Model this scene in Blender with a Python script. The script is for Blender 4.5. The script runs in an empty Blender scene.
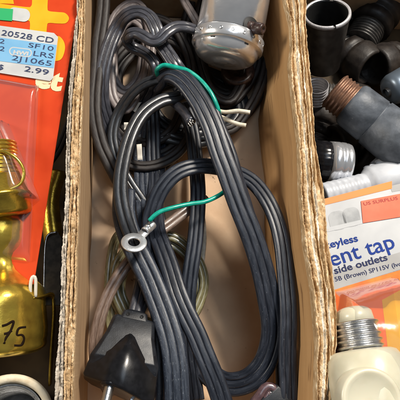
import bpy, math, random
from mathutils import Vector, Matrix, noise
random.seed(7)
S = bpy.context.scene
S.unit_settings.scale_length = 0.01            # one unit is one centimetre
COL = S.collection
# ------------------------------------------------------------------ camera
F = 500.0                                       # focal length in pixels of a 400 px frame
RIM = 8.0                                       # height of the box rims
CAMZ = 33.5
down = Vector((135-200, 356-200, F)).normalized()        # straight down, in camera axes (x right, y down, z forward)
yax = Vector((147-200, -1428-200, F))
yax = (yax - down*yax.dot(down)).normalized()
xax = yax.cross(-down).normalized()
W2C = Matrix((xax, yax, -down)).transposed()    # world -> camera axes
C2W = W2C.transposed()
cam_pos = Vector((0, 0, CAMZ))
cd = bpy.data.cameras.new('camera'); cam = bpy.data.objects.new('camera', cd); COL.objects.link(cam)
flip = Matrix(((1,0,0),(0,-1,0),(0,0,-1)))
cam.matrix_world = Matrix.Translation(cam_pos) @ (C2W @ flip).to_4x4()
cd.sensor_width = 36; cd.lens = 36*F/400; cd.clip_start = 0.5; cd.clip_end = 2000
cd.dof.use_dof = True; cd.dof.focus_distance = 27.5; cd.dof.aperture_fstop = 45*0.1
S.camera = cam
def at(px, py, z):
    d = C2W @ Vector((px-200, py-200, F))
    return cam_pos + d*((z-CAMZ)/d.z)
# ------------------------------------------------------------------ light
w = bpy.data.worlds.new('World'); S.world = w; w.use_nodes = True
bg = w.node_tree.nodes['Background']; bg.inputs[0].default_value = (0.80, 0.90, 1.0, 1); bg.inputs[1].default_value = 0.10
def area(name, loc, target, size, power, col, sy=None):
    l = bpy.data.lights.new(name, 'AREA'); l.energy = power; l.color = col; l.size = size
    if sy: l.shape = 'RECTANGLE'; l.size_y = sy
    o = bpy.data.objects.new(name, l); COL.objects.link(o); o.location = loc
    o.rotation_euler = (Vector(target)-Vector(loc)).to_track_quat('-Z', 'Y').to_euler(); return o
KEY = area('window_light', (46, 66, 108), (3, 6, 4), 18, 235000, (1.0, 0.92, 0.81), 26)
FILL = area('overhead_fill', (18, 24, 120), (3, 6, 4), 44, 24000, (0.72, 0.85, 1.0), 54)  # overhead panel added to put bright reflections on the metal and cords
SIDE = area('side_window_light', (-105, 30, 62), (3, 6, 8), 34, 95000, (1.0, 0.91, 0.78), 34)
S.view_settings.view_transform = 'Standard'; S.view_settings.look = 'None'
S.view_settings.exposure = 0.0; S.view_settings.gamma = 1
S.render.resolution_x = 1024; S.render.resolution_y = 1024
# ------------------------------------------------------------------ materials
def N(nt, t, **k):
    n = nt.nodes.new(t)
    for a, b in k.items(): setattr(n, a, b)
    return n
def mat(name, col, rough=0.6, metal=0.0, col2=None, nscale=3.0, nlo=.4, nhi=.6, bump=0.0, bscale=20.0,
        stretch=(1,1,1), coord='Object', specks=None, spscale=40, spthr=.62, trans=0.0, ior=1.45, coat=0.0, rvar=0.0, detail=6, sss=0.0, wave=None, alpha=1.0, spec=.5):
    m = bpy.data.materials.new(name); m.use_nodes = True; nt = m.node_tree; b = nt.nodes['Principled BSDF']
    L = nt.links.new
    b.inputs['Roughness'].default_value = rough; b.inputs['Metallic'].default_value = metal
    b.inputs['Transmission Weight'].default_value = trans; b.inputs['IOR'].default_value = ior
    b.inputs['Coat Weight'].default_value = coat; b.inputs['Subsurface Weight'].default_value = sss
    b.inputs['Subsurface Scale'].default_value = 0.3; b.inputs['Alpha'].default_value = alpha
    tc = N(nt, 'ShaderNodeTexCoord'); mp = N(nt, 'ShaderNodeMapping'); mp.inputs['Scale'].default_value = stretch; b.inputs['Specular IOR Level'].default_value = spec
    L(tc.outputs[coord], mp.inputs[0])
    col = (*col, 1)
    out = None
    n1 = N(nt, 'ShaderNodeTexNoise'); n1.inputs['Scale'].default_value = nscale; n1.inputs['Detail'].default_value = detail
    L(mp.outputs[0], n1.inputs[0])
    r = N(nt, 'ShaderNodeValToRGB'); r.color_ramp.elements[0].position = nlo; r.color_ramp.elements[1].position = nhi
    r.color_ramp.elements[0].color = col; r.color_ramp.elements[1].color = (*(col2 or col[:3]), 1)
    L(n1.outputs[0], r.inputs[0]); out = r.outputs[0]
    rr = None
    if specks:
        n2 = N(nt, 'ShaderNodeTexNoise'); n2.inputs['Scale'].default_value = spscale; n2.inputs['Detail'].default_value = 3
        L(mp.outputs[0], n2.inputs[0])
        r2 = N(nt, 'ShaderNodeValToRGB'); r2.color_ramp.elements[0].position = spthr; r2.color_ramp.elements[1].position = min(spthr+.08, 1)
        L(n2.outputs[0], r2.inputs[0])
        mx = N(nt, 'ShaderNodeMix', data_type='RGBA'); L(r2.outputs[0], mx.inputs[0]); L(out, mx.inputs[6]); mx.inputs[7].default_value = (*specks, 1)
        out = mx.outputs[2]
    L(out, b.inputs['Base Color'])
    if rvar:
        mr = N(nt, 'ShaderNodeMapRange'); mr.inputs[3].default_value = rough-rvar; mr.inputs[4].default_value = rough+rvar
        L(n1.outputs[0], mr.inputs[0]); L(mr.outputs[0], b.inputs['Roughness'])
    if bump:
        n3 = N(nt, 'ShaderNodeTexNoise'); n3.inputs['Scale'].default_value = bscale; n3.inputs['Detail'].default_value = 5
        L(mp.outputs[0], n3.inputs[0])
        bp = N(nt, 'ShaderNodeBump'); bp.inputs['Strength'].default_value = bump; bp.inputs['Distance'].default_value = 0.05
        L(n3.outputs[0], bp.inputs['Height']); L(bp.outputs[0], b.inputs['Normal'])
    return m
M = {}
M['card'] = mat('cardboard', (.40,.25,.135), .8, col2=(.50,.335,.19), nscale=1.2, nlo=.3, nhi=.7, bump=.35, bscale=2.2, stretch=(1,.12,1), specks=(.16,.09,.05), spscale=9, spthr=.70)
M['card_shade_tone'] = mat('cardboard_shade_tone', (.44,.245,.10), .75, col2=(.58,.35,.16), nscale=.8, nlo=.35, nhi=.65, bump=.9, bscale=1.4, stretch=(1,.05,1), specks=(.30,.165,.07), spscale=3.0, spthr=.60)  # orange-brown of the shaded right inner wall, put into the colour
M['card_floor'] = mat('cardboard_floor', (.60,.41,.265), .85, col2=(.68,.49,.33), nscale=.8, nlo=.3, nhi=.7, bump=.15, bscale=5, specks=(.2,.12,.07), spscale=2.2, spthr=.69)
M['torn'] = mat('torn_paper_core', (.38,.24,.115), .95, col2=(.64,.455,.26), nscale=3, nlo=.36, nhi=.60, bump=.6, bscale=14, stretch=(1,.45,1), specks=(.76,.62,.43), spscale=6, spthr=.58, detail=9)
M['torn_grey'] = mat('grey_paper_liner', (.40,.34,.27), .9, col2=(.62,.56,.48), nscale=4, nlo=.35, nhi=.65, bump=.8, bscale=14, stretch=(1,.4,1), detail=8)
M['pale'] = mat('pale_paper_liner', (.62,.54,.43), .9, col2=(.80,.74,.64), nscale=3, nlo=.35, nhi=.6, bump=.5, bscale=12, stretch=(1,.4,1))
M['shaded_card'] = mat('cardboard_in_shade', (.035,.021,.009), .8, col2=(.07,.043,.016), nscale=.7, nlo=.35, nhi=.65, bump=.2, bscale=3)  # cardboard darkened in its colour for the shade inside the side boxes
M['heavy'] = mat('ribbed_black_rubber', (.011,.014,.022), .37, col2=(.034,.041,.058), nscale=1.6, nlo=.42, nhi=.74, bump=.12, bscale=5, stretch=(5,.6,1), coord='UV', specks=(.22,.235,.26), spscale=8, spthr=.675, rvar=.1, detail=8)  # blue in the base colour imitates the window sheen on the cord
M['heavy_dusty'] = mat('dusty_black_rubber', (.015,.020,.032), .40, col2=(.046,.058,.082), nscale=1.6, nlo=.4, nhi=.7, bump=.16, bscale=5, stretch=(5,.6,1), coord='UV', specks=(.26,.29,.33), spscale=8, spthr=.64, rvar=.1, detail=8)  # real dust specks, over a base tinted blue in place of sheen
M['smooth'] = mat('smooth_black_vinyl', (.016,.018,.022), .34, col2=(.035,.037,.042), nscale=2, nlo=.4, nhi=.7, bump=.15, bscale=5, stretch=(5,1,1), coord='UV', coat=.2)
M['smooth_grey'] = mat('charcoal_vinyl', (.035,.036,.045), .28, col2=(.07,.072,.088), nscale=2, nlo=.4, nhi=.7, bump=.15, bscale=5, stretch=(5,1,1), coord='UV', coat=.3)
M['dim'] = mat('dull_brown_black_vinyl', (.013,.010,.010), .55, col2=(.032,.026,.024), nscale=2, nlo=.35, nhi=.7, bump=.2, bscale=4, stretch=(4,1,1), coord='UV')
M['taupe'] = mat('taupe_vinyl', (.15,.125,.12), .38, col2=(.24,.205,.20), nscale=2, nlo=.35, nhi=.7, bump=.15, bscale=5, stretch=(4,1,1), coord='UV')
M['brown'] = mat('brown_vinyl', (.13,.085,.065), .35, col2=(.24,.175,.14), nscale=2, nlo=.35, nhi=.7, bump=.2, bscale=6, stretch=(6,1,1), coord='UV', coat=.2)
M['olive'] = mat('olive_clear_vinyl', (.13,.11,.05), .25, col2=(.30,.28,.16), nscale=2, nlo=.35, nhi=.7, stretch=(6,1,1), coord='UV', coat=.4)
M['green'] = mat('green_insulation', (.0,.27,.20), .32, col2=(.01,.36,.27), nscale=3, nlo=.4, nhi=.6, coat=.2, specks=(.02,.14,.10), spscale=4, spthr=.68)
M['plug'] = mat('moulded_black_plug', (.006,.006,.007), .24, col2=(.009,.009,.011), nscale=3, bump=.06, bscale=30, rvar=.08)
M['plug_dusty'] = mat('scuffed_black_plug', (.007,.008,.011), .42, col2=(.016,.019,.025), nscale=2.5, nlo=.35, nhi=.7, bump=.08, bscale=16, specks=(.10,.11,.125), spscale=14, spthr=.68, rvar=.1)
M['chrome'] = mat('aluminium_shell', (.93,.94,.97), .21, .78, col2=(.78,.80,.84), nscale=1.2, nlo=.35, nhi=.7, bump=.12, bscale=4, rvar=.09, specks=(.3,.28,.26), spscale=9, spthr=.72)
M['steel'] = mat('dull_steel', (.62,.63,.64), .32, 1.0, col2=(.45,.45,.45), nscale=4, nlo=.4, nhi=.7, bump=.2, bscale=12)
M['tin'] = mat('tinned_terminal', (.80,.83,.86), .38, .85, col2=(.66,.70,.74), nscale=3, nlo=.4, nhi=.7, bump=.2, bscale=9)
M['switch'] = mat('brown_bakelite', (.025,.014,.012), .35, col2=(.06,.035,.03), nscale=4)
M['black'] = mat('black_void_plastic', (.006,.006,.006), .6, col2=(.01,.01,.01))  # also stands in for the dark inside openings, slots and the sleeve
M['brass'] = mat('yellow_brass', (.86,.62,.10), .24, .88, col2=(.55,.36,.06), nscale=1.6, nlo=.35, nhi=.68, bump=.55, bscale=1.3, rvar=.1, detail=4)
M['brass_dark'] = mat('old_brass', (.74,.50,.07), .28, .9, col2=(.40,.26,.04), nscale=1.6, nlo=.35, nhi=.65, bump=.5, bscale=2.5, rvar=.1)
M['orange'] = mat('red_orange_print', (.50,.040,.006), .5, col2=(.56,.052,.009), spec=.25, nscale=.5, bump=.05, bscale=5)
M['yellow'] = mat('yellow_print', (.72,.33,.008), .5, spec=.25, col2=(.78,.38,.015), nscale=.6)
M['cream'] = mat('cream_print', (.78,.58,.36), .45, col2=(.80,.62,.42), nscale=.6)
M['sticker'] = mat('white_sticker', (.44,.45,.46), .5, col2=(.51,.52,.52), nscale=.7)
M['sticker_blue'] = mat('blue_sticker_band', (.15,.36,.58), .5, col2=(.18,.40,.62), nscale=.7)
M['ink'] = mat('sticker_ink', (.03,.042,.10), .6, spec=.2, col2=(.07,.09,.16), nscale=9, nlo=.45, nhi=.7)
M['marker'] = mat('marker_ink', (.012,.006,.003), .8, spec=.1)
M['white'] = mat('white_card', (.46,.47,.485), .45, col2=(.52,.53,.54), nscale=.5, bump=.05, bscale=4)
M['greyband'] = mat('grey_print', (.33,.325,.32), .5, col2=(.38,.375,.37), nscale=.7)
M['blueink'] = mat('blue_print', (.012,.04,.24), .6, spec=.2)
M['navy'] = mat('dark_blue_print', (.025,.032,.09), .6, spec=.2)
M['orange2'] = mat('orange_stripe_print', (.85,.22,.02), .45)
M['orange3'] = mat('orange_red_print', (.80,.13,.02), .4, col2=(.88,.26,.03), nscale=.35, nlo=.45, nhi=.6)
M['redsticker'] = mat('coral_sticker', (.85,.13,.06), .55, col2=(.88,.16,.08), nscale=.8)
M['redink'] = mat('faded_red_ink', (.30,.03,.03), .6)
M['greenprint'] = mat('green_print', (.02,.35,.12), .5)
M['ivory'] = mat('ivory_bakelite', (.56,.53,.40), .3, col2=(.62,.59,.46), nscale=.8, sss=.1, coat=.2)
M['knobgrey'] = mat('grey_photo_print', (.30,.31,.32), .5, col2=(.42,.43,.44), nscale=1)
M['copper'] = mat('dull_copper', (.34,.19,.125), .45, .6, col2=(.20,.11,.075), nscale=3, nlo=.35, nhi=.7, bump=.2, bscale=8)
M['slate'] = mat('slate_grey_rubber', (.055,.064,.078), .5, col2=(.115,.13,.155), nscale=1.6, nlo=.35, nhi=.7, bump=.5, bscale=3, specks=(.36,.37,.36), spscale=6, spthr=.73, detail=9)
M['pewter'] = mat('dull_grey_metal', (.15,.14,.13), .42, .55, col2=(.07,.065,.06), nscale=1.8, nlo=.35, nhi=.7, bump=.3, bscale=5)
M['zinc'] = mat('bright_zinc_lip', (.55,.54,.55), .45, .4, col2=(.42,.41,.43), nscale=3, nlo=.35, nhi=.7, bump=.4, bscale=8)
M['whiteplastic'] = mat('white_plastic', (.46,.48,.52), .35, col2=(.54,.56,.60), nscale=1)
M['paper'] = mat('white_paper_tag', (.72,.68,.60), .8)
M['ceramic'] = mat('cream_ceramic', (.74,.66,.50), .45, col2=(.60,.49,.33), nscale=2, nlo=.4, nhi=.7, bump=.3, bscale=6)
M['strand'] = mat('cream_wire_insulation', (.62,.56,.44), .5, col2=(.74,.69,.58), nscale=4)
M['copperwire'] = mat('bare_strands', (.75,.72,.68), .4, .6)
def clear(name, tint=(1,1,1), rough=.13, bump=.07):
    m = bpy.data.materials.new(name); m.use_nodes = True; nt = m.node_tree; nt.nodes.remove(nt.nodes['Principled BSDF'])
    out = nt.nodes['Material Output']
    tr = N(nt, 'ShaderNodeBsdfTransparent'); tr.inputs[0].default_value = (*[.93*c for c in tint], 1)
    gl = N(nt, 'ShaderNodeBsdfGlossy'); gl.inputs['Roughness'].default_value = rough
    fr = N(nt, 'ShaderNodeFresnel'); fr.inputs[0].default_value = 1.42
    n = N(nt, 'ShaderNodeTexNoise'); n.inputs['Scale'].default_value = .7; n.inputs['Detail'].default_value = 3
    tc = N(nt, 'ShaderNodeTexCoord'); nt.links.new(tc.outputs['Object'], n.inputs[0])
    bp = N(nt, 'ShaderNodeBump'); bp.inputs['Strength'].default_value = bump; bp.inputs['Distance'].default_value = .3
    nt.links.new(n.outputs[0], bp.inputs['Height']); nt.links.new(bp.outputs[0], gl.inputs['Normal'])
    mx = N(nt, 'ShaderNodeMixShader'); mu = N(nt, 'ShaderNodeMath', operation='MULTIPLY'); mu.inputs[1].default_value = .5; nt.links.new(fr.outputs[0], mu.inputs[0]); nt.links.new(mu.outputs[0], mx.inputs[0])
    df = N(nt, 'ShaderNodeBsdfDiffuse'); df.inputs[0].default_value = (.9,.92,.95,1); m2 = N(nt, 'ShaderNodeMixShader'); m2.inputs[0].default_value = .035  # a little white diffuse imitates the haze of reflections on the plastic
    nt.links.new(tr.outputs[0], m2.inputs[1]); nt.links.new(df.outputs[0], m2.inputs[2]); nt.links.new(m2.outputs[0], mx.inputs[1]); nt.links.new(gl.outputs[0], mx.inputs[2])
    nt.links.new(mx.outputs[0], out.inputs[0]); return m
M['blister'] = clear('clear_blister_plastic')
# ------------------------------------------------------------------ builders
def wloc(o):
    v = Vector((0,0,0))
    while o: v = v + o.location; o = o.parent
    return v
def obj(name, vs, fs, m, parent=None, smooth=True, uv=None, mats=None, midx=None, base=None):
    vs = [Vector(v) for v in vs]
    if parent is not None: org = wloc(parent)
    elif base is not None: org = Vector(base)
    else:
        zmin = min(v.z for v in vs); c = sum(vs, Vector())/len(vs); org = Vector((c.x, c.y, zmin))
    me = bpy.data.meshes.new(name); me.from_pydata([v-org for v in vs], [], fs)
    if uv:
        l = me.uv_layers.new(name='UVMap')
        for i, lp in enumerate(me.loops): l.data[i].uv = uv[i]
    for mm in (mats or [m]): me.materials.append(mm)
    if midx: me.polygons.foreach_set('material_index', midx)
    if smooth: me.polygons.foreach_set('use_smooth', [True]*len(me.polygons))
    me.update()
    o = bpy.data.objects.new(name, me); COL.objects.link(o)
    if parent is not None: o.parent = parent
    else: o.location = org
    return o
def tag(o, label=None, cat=None, group=None, kind=None):
    if label: o['label'] = label
    if cat: o['category'] = cat
    if group: o['group'] = group
    if kind: o['kind'] = kind
    return o
def thing(name, loc, label, cat, group=None):
    o = bpy.data.objects.new(name, None); COL.objects.link(o); o.location = loc; o.empty_display_size = .5
    return tag(o, label, cat, group)
def P(pts):                                     # (px, py, z[, roll]) -> world points
    return [(at(p[0], p[1], p[2]), (p[3] if len(p) > 3 else 0.0)) for p in pts]
def resample(pp, step=.12, closed=False):
    out = []; n = len(pp)
    for i in range(n-1 if not closed else n):
        g = lambda k: pp[k % n] if closed else pp[max(0, min(n-1, k))]
        (a, ra), (b, rb), (c, rc), (d, rd) = g(i-1), g(i), g(i+1), g(i+2)
        if not closed and i == 0: a = b*2 - c
        if not closed and i == n-2: d = c*2 - b
        k = max(3, int((c-b).length/step))
        for j in range(k):
            t = j/k
            p = .5*((2*b)+(c-a)*t+(2*a-5*b+4*c-d)*t*t+(3*b-a-3*c+d)*t**3)
            s = t*t*(3-2*t)
            out.append((p, rb+(rc-rb)*s))
    if not closed: out.append(pp[-1])
    return out
def lobes(n, r, pitch, k=10, g=.40):             # outline of a flat cord: n flat-topped ribs, narrow grooves, rounded edges
    top = []
    hp = pitch/2
    for i in range(n):
        cx = (i-(n-1)/2)*pitch
        for j in range(k+1):
            t_ = -1+2*j/k
            t_ = math.copysign(abs(t_)**.5, t_)
            y = r*(1-g*abs(t_)**8-.08*t_*t_)
            x = cx+hp*t_
            if (i == 0 and t_ < -.3) or (i == n-1 and t_ > .3): continue
            top.append((x, y))
    e = (n-1)/2*pitch+hp*.3; R_ = r*.97
    arcR = [(e+(hp*.7+.03)*math.sin(a), R_*math.cos(a)) for a in [math.pi*q/12 for q in range(1, 12)]]
    arcL = [(-x, -y) for x, y in arcR]
    return top+arcR+[(-x, -y) for x, y in top]+arcL
def circ(r, k=12): return [(r*math.cos(2*math.pi*i/k), r*math.sin(2*math.pi*i/k)) for i in range(k)][::-1]
class MB:
    def __init__(s): s.v = []; s.f = []; s.uv = []; s.mi = []
    def sweep(s, pts, sec, closed=False, raw=False, step=.12, jitter=0.0, seed=0, up=None, mi=0, caps=True, taper=None):
        pp = resample(pts if raw else P(pts), step, closed); n = len(pp); k = len(sec); b = len(s.v); dist = 0
        per = [0]
        for i in range(k):
            q = sec[(i+1) % k]; per.append(per[-1]+math.dist(sec[i], q))
        ds = []
        for i, (p, roll) in enumerate(pp):
            q0 = pp[i-1][0] if (i or closed) else pp[0][0]
            q1 = pp[(i+1) % n][0] if (i < n-1 or closed) else pp[-1][0]
            T = (q1-q0).normalized()
            U = up or Vector((0,0,1)); side = T.cross(U)
            if side.length < .05: side = T.cross(Vector((0,1,0)))
            side.normalize(); nrm = side.cross(T)
            if jitter:
                nz = noise.noise_vector(p*.38+Vector((seed*7.3,0,0)))*jitter*1.6; p = p+Vector((nz.x, nz.y, nz.z*.5)); roll = roll+nz.z*150*jitter
            c, sn = math.cos(math.radians(roll)), math.sin(math.radians(roll))
            sd = side*c+nrm*sn; nr = nrm*c-side*sn
            tf = taper(i/(n-1)) if taper else 1
            if i: dist += (p-last).length
            last = p; ds.append(dist)
            for x, y in sec: s.v.append(p+sd*x*tf+nr*y*tf)
        for i in range(n if closed else n-1):
            j = (i+1) % n
            for a in range(k):
                c2 = (a+1) % k
                s.f.append((b+i*k+a, b+i*k+c2, b+j*k+c2, b+j*k+a)); s.mi.append(mi)
                d1 = ds[i]; d2 = ds[j] if j else dist+.1
                off = seed*3.7
                s.uv += [(per[a]+off, d1+off), (per[a+1]+off, d1+off), (per[a+1]+off, d2+off), (per[a]+off, d2+off)]
        if caps and not closed:
            for q, rng in ((0, range(k-1, -1, -1)), (n-1, range(k))):
                s.f.append(tuple(b+q*k+a for a in rng)); s.mi.append(mi); s.uv += [(0,0)]*k
        return s
    def lathe(s, p0, axis, prof, seg=48, mi=0, ref=None, a0=0, a1=2*math.pi, mod=None):
        ax = Vector(axis).normalized(); r = ref or Vector((0,0,1)); X = (r-ax*r.dot(ax)).normalized(); Y = ax.cross(X); b = len(s.v); n = len(prof)
        full = abs(a1-a0-2*math.pi) < 1e-6; cnt = seg if full else seg+1
        for h, rad in prof:
            for i in range(cnt):
                a = a0+(a1-a0)*i/seg; rr = rad*(mod(a, h) if mod else 1)
                s.v.append(p0+ax*h+X*math.cos(a)*rr+Y*math.sin(a)*rr)
        for j in range(n-1):
            for i in range(seg):
                i2 = (i+1) % cnt if full else i+1
                s.f.append((b+j*cnt+i, b+j*cnt+i2, b+(j+1)*cnt+i2, b+(j+1)*cnt+i)); s.mi.append(mi); s.uv += [(0,0)]*4
        return s
    def box(s, c, X, Y, Z, mi=0):               # centre and three half-extent vectors
        b = len(s.v)
        for sx in (-1,1):
            for sy in (-1,1):
                for sz in (-1,1): s.v.append(c+X*sx+Y*sy+Z*sz)
        for f in ((0,1,3,2),(4,6,7,5),(0,4,5,1),(2,3,7,6),(0,2,6,4),(1,5,7,3)):
            s.f.append(tuple(b+i for i in f)); s.mi.append(mi); s.uv += [(0,0)]*4
        return s
    def loft(s, rings, mi=0, caps=True):
        b = len(s.v); k = len(rings[0])
        for r in rings: s.v += r
        for j in range(len(rings)-1):
            for a in range(k):
                c = (a+1) % k; s.f.append((b+j*k+a, b+j*k+c, b+(j+1)*k+c, b+(j+1)*k+a)); s.mi.append(mi); s.uv += [(0,0)]*4
        if caps:
            s.f.append(tuple(b+a for a in range(k-1,-1,-1))); s.mi.append(mi); s.uv += [(0,0)]*k
            q = b+(len(rings)-1)*k; s.f.append(tuple(q+a for a in range(k))); s.mi.append(mi); s.uv += [(0,0)]*k
        return s
    def poly(s, pts, n, th, mi=0):              # a flat outline given a thickness along n
        b = len(s.v); k = len(pts); n = Vector(n).normalized()
        s.v += [Vector(p) for p in pts]+[Vector(p)-n*th for p in pts]
        s.f.append(tuple(b+i for i in range(k))); s.mi.append(mi); s.uv += [(0,0)]*k
        s.f.append(tuple(b+k+i for i in range(k-1,-1,-1))); s.mi.append(mi); s.uv += [(0,0)]*k
        for i in range(k):
            j = (i+1) % k; s.f.append((b+i, b+k+i, b+k+j, b+j)); s.mi.append(mi); s.uv += [(0,0)]*4
        return s
    def build(s, name, m, parent=None, smooth=True, mats=None, bevel=0, base=None, subsurf=0, autosm=None):
        o = obj(name, s.v, s.f, m, parent, smooth, s.uv if len(s.uv) == sum(len(f) for f in s.f) else None, mats, s.mi if mats else None, base)
        if bevel:
            md = o.modifiers.new('bevel', 'BEVEL'); md.width = bevel; md.segments = 3; md.limit_method = 'ANGLE'; md.angle_limit = math.radians(35)
        if subsurf:
            md = o.modifiers.new('sub', 'SUBSURF'); md.levels = subsurf; md.render_levels = subsurf
        return o
class Sheet:                                    # a flat card with its own u (along the print) and v axes
    def __init__(s, o, u, v):
        s.o = o; s.u = u.normalized(); s.n = s.u.cross(v).normalized(); s.v = s.n.cross(s.u)
        if s.n.z < 0: s.n = -s.n
    def pt(s, px, py, lift=0):                  # where the sight line of a pixel meets the card (lifted)
        d = C2W @ Vector((px-200, py-200, F)); o = s.o+s.n*lift
        return cam_pos + d*((o-cam_pos).dot(s.n)/d.dot(s.n))
    def patch(s, pts, lift, name, m, parent, th=.012):
        w_ = [s.pt(x, y, lift) for x, y in pts]
        a = sum((w_[i].cross(w_[(i+1) % len(w_)]) for i in range(len(w_))), Vector())
        if a.dot(s.n) < 0: w_.reverse()
        return MB().poly(w_, s.n, th).build(name, m, parent, smooth=False)
    def soft(s, pts, *a, **k):                  # a patch with rounded outline
        q = resample([(Vector((x, y, 0)), 0) for x, y in pts], 1.5, True)
        return s.patch([(p.x, p.y) for p, _ in q], *a, **k)
    def text(s, body, p0, p1, h, lift, m, parent, name='lettering', bold=0.0, mono=False, squeeze=1.0, shear=0):
        a = s.pt(*p0, lift); b = s.pt(*p1, lift)
        return text3d(body, a, b-a, s.n, h, m, parent, name, bold, squeeze, shear)
def text3d(body, a, along, n, h, m, parent, name='lettering', bold=0.0, squeeze=1.0, shear=0):
    cu = bpy.data.curves.new(name, 'FONT'); cu.body = body; cu.size = 1; cu.offset = bold; cu.extrude = .004; cu.resolution_u = 3; cu.shear = shear
    to = bpy.data.objects.new(name+'_tmp', cu); COL.objects.link(to)
    dg = bpy.context.evaluated_depsgraph_get(); dg.update(); me = bpy.data.meshes.new_from_object(to.evaluated_get(dg))
    bpy.data.objects.remove(to); me.name = name
    xs = [v.co.x for v in me.vertices]; wdt = max(xs)-min(xs); x0 = min(xs)
    L = along.length; X = along.normalized(); Y = n.cross(X).normalized(); kx = L/wdt; ky = h/.72
    org = wloc(parent)
    for v in me.vertices:
        v.co = a + X*((v.co.x-x0)*kx) + Y*(v.co.y*ky) + n*(v.co.z*1.0) - org
    me.materials.clear(); me.materials.append(m)
    o = bpy.data.objects.new(name, me); COL.objects.link(o); o.parent = parent; return o
def rrect(cx, cy, hw, hh, r, ang=0, k=5):
    pts = []
    for sx, sy, a0 in ((1,1,0),(-1,1,90),(-1,-1,180),(1,-1,270)):
        for j in range(k+1):
            a = math.radians(a0+90*j/k); pts.append((sx*(hw-r)+r*math.cos(a), sy*(hh-r)+r*math.sin(a)))
    c, sn = math.cos(math.radians(ang)), math.sin(math.radians(ang))
    return [(cx+x*c-y*sn, cy+x*sn+y*c) for x, y in pts]
def interp(tab, y):
    if y <= tab[0][0]: return tab[0][1]+(tab[1][1]-tab[0][1])*(y-tab[0][0])/(tab[1][0]-tab[0][0])
    for (a, b), (c, d) in zip(tab, tab[1:]):
        if y <= c: return b+(d-b)*(y-a)/(c-a)
    (a, b), (c, d) = tab[-2:]; return d+(d-b)*(y-c)/(c-a)
fb = noise.fractal
def nz(x, y, z=0, o=4): return fb(Vector((x, y, z)), .6, 2.1, o)
# ------------------------------------------------------------------ table
t = MB().box(Vector((0, 10, -1.0)), Vector((90,0,0)), Vector((0,90,0)), Vector((0,0,1)))
tag(t.build('table_top', mat('worn_table_wood', (.08,.05,.03), .6, col2=(.12,.075,.045), nscale=.4, stretch=(1,.1,1)), smooth=False), kind='structure')
# ------------------------------------------------------------------ the three boxes
LI = [(0,85),(50,84),(100,82.5),(150,80.5),(200,79),(250,77),(300,76),(350,74),(400,72.5)]       # inner line of the left rim
LM = [(0,79),(50,77),(100,72),(150,70.5),(200,69.5),(250,67),(300,65.5),(350,64),(400,63)]
LO = [(0,77),(50,73),(100,67.5),(150,66),(200,65),(250,61.5),(300,60.5),(350,57),(400,54)]
RI = [(0,286),(22,291.5),(45,292.5),(62,290),(90,293),(140,299.5),(190,301),(240,305),(290,313.5),(320,316),(345,318),(400,317)]
RM = [(0,297),(45,300),(90,304),(140,308.5),(190,312),(240,317),(290,325),(345,329),(400,326)]
RO = [(0,307),(22,306.5),(45,308),(90,312.5),(140,315.5),(190,324),(240,329),(290,335.5),(320,337.5),(345,337),(400,334)]
def lines(tab, y0=-70, y1=470, n=900):
    out = []
    for i in range(n):
        py = y0+(y1-y0)*i/(n-1); p = at(interp(tab, py), py, RIM); out.append((p.x, p.y))
    return out
def torn_wall(name, A, B, m_face_in, m_top, parent, plies, seed, depth=.55, amp=.22, cols=34, skin=None, floor_z=0.3, crush=.5, rough=1.0, bulge=0.0, pale=None):
    """A wall between the rim lines A and B whose top is torn corrugated board: plies stand up, flutes sink between them"""
    la, lb = lines(A), lines(B); n = len(la); vs = []; fs = []; mi = []
    for i in range(n):
        (ax, ay), (bx, by) = la[i], lb[i]; y = ay
        wa = nz(y*.9, seed, 0, 4)*.05; wb = nz(y*.9, seed+9, 0, 4)*.04
        row = []
        for j in range(cols):
            u = j/(cols-1)
            x = ax+wa+(bx+wb-ax-wa)*u
            uu = u+nz(y*.5, u*2.5, seed+3, 2)*.07
            f = uu*(plies-1); k = round(f); dd = abs(f-k)*2
            ridge = max(0, 1-dd**2.6)
            ply = nz(y*.55, k*5.1, seed, 4)*amp + nz(y*2.2, k*3.3, seed+5, 5)*amp*.4*rough
            flute = .9+.1*math.sin(y*2*math.pi/.62+k*1.3+1.2*nz(y*.6, k, 4, 2))
            cr = min(1, max(0, .5+crush+nz(y*.35, k*2.2, seed+11, 3)*1.5))
            gap = -depth*(1-ridge)*(1-.85*cr)*(.45+.55*flute)
            z = RIM + ply*(.4+.6*ridge) + gap + nz(x*6, y*3.5, seed, 4)*.10*rough
            e = min(u, 1-u)
            if e < .06: z -= (.06-e)*1.6
            jit = nz(x*11, y*9, seed+20, 3)*.02*rough
            row.append((x+jit, y+jit, z))
        lo_z = [7.45, 4.45, 4.25, floor_z]
        full = [(ax-bulge*min(1, (8-zz)/3.6)*(1 if zz > 3 else .85)+nz(y*.3, zz*.6, seed+31, 3)*.02*(8-zz)/3, y, zz) for zz in reversed(lo_z)]+row
        full += [(bx+nz(y*.3, zz*.6, seed+37, 3)*.02*(8-zz)/3, y, zz) for zz in lo_z]
        vs += full
    K = cols+8
    for i in range(n-1):
        for j in range(K-1):
            fs.append((i*K+j, i*K+j+1, (i+1)*K+j+1, (i+1)*K+j))
            mi.append(0 if (j < 3) else (2 if j >= cols+4 else (3 if pale and pale[0] < (j-3)/cols < pale[1] else 1)))
    o = obj(name, vs, fs, None, parent, True, None, [m_face_in, m_top, skin or m_face_in, M['pale']], mi)
    return o
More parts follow.
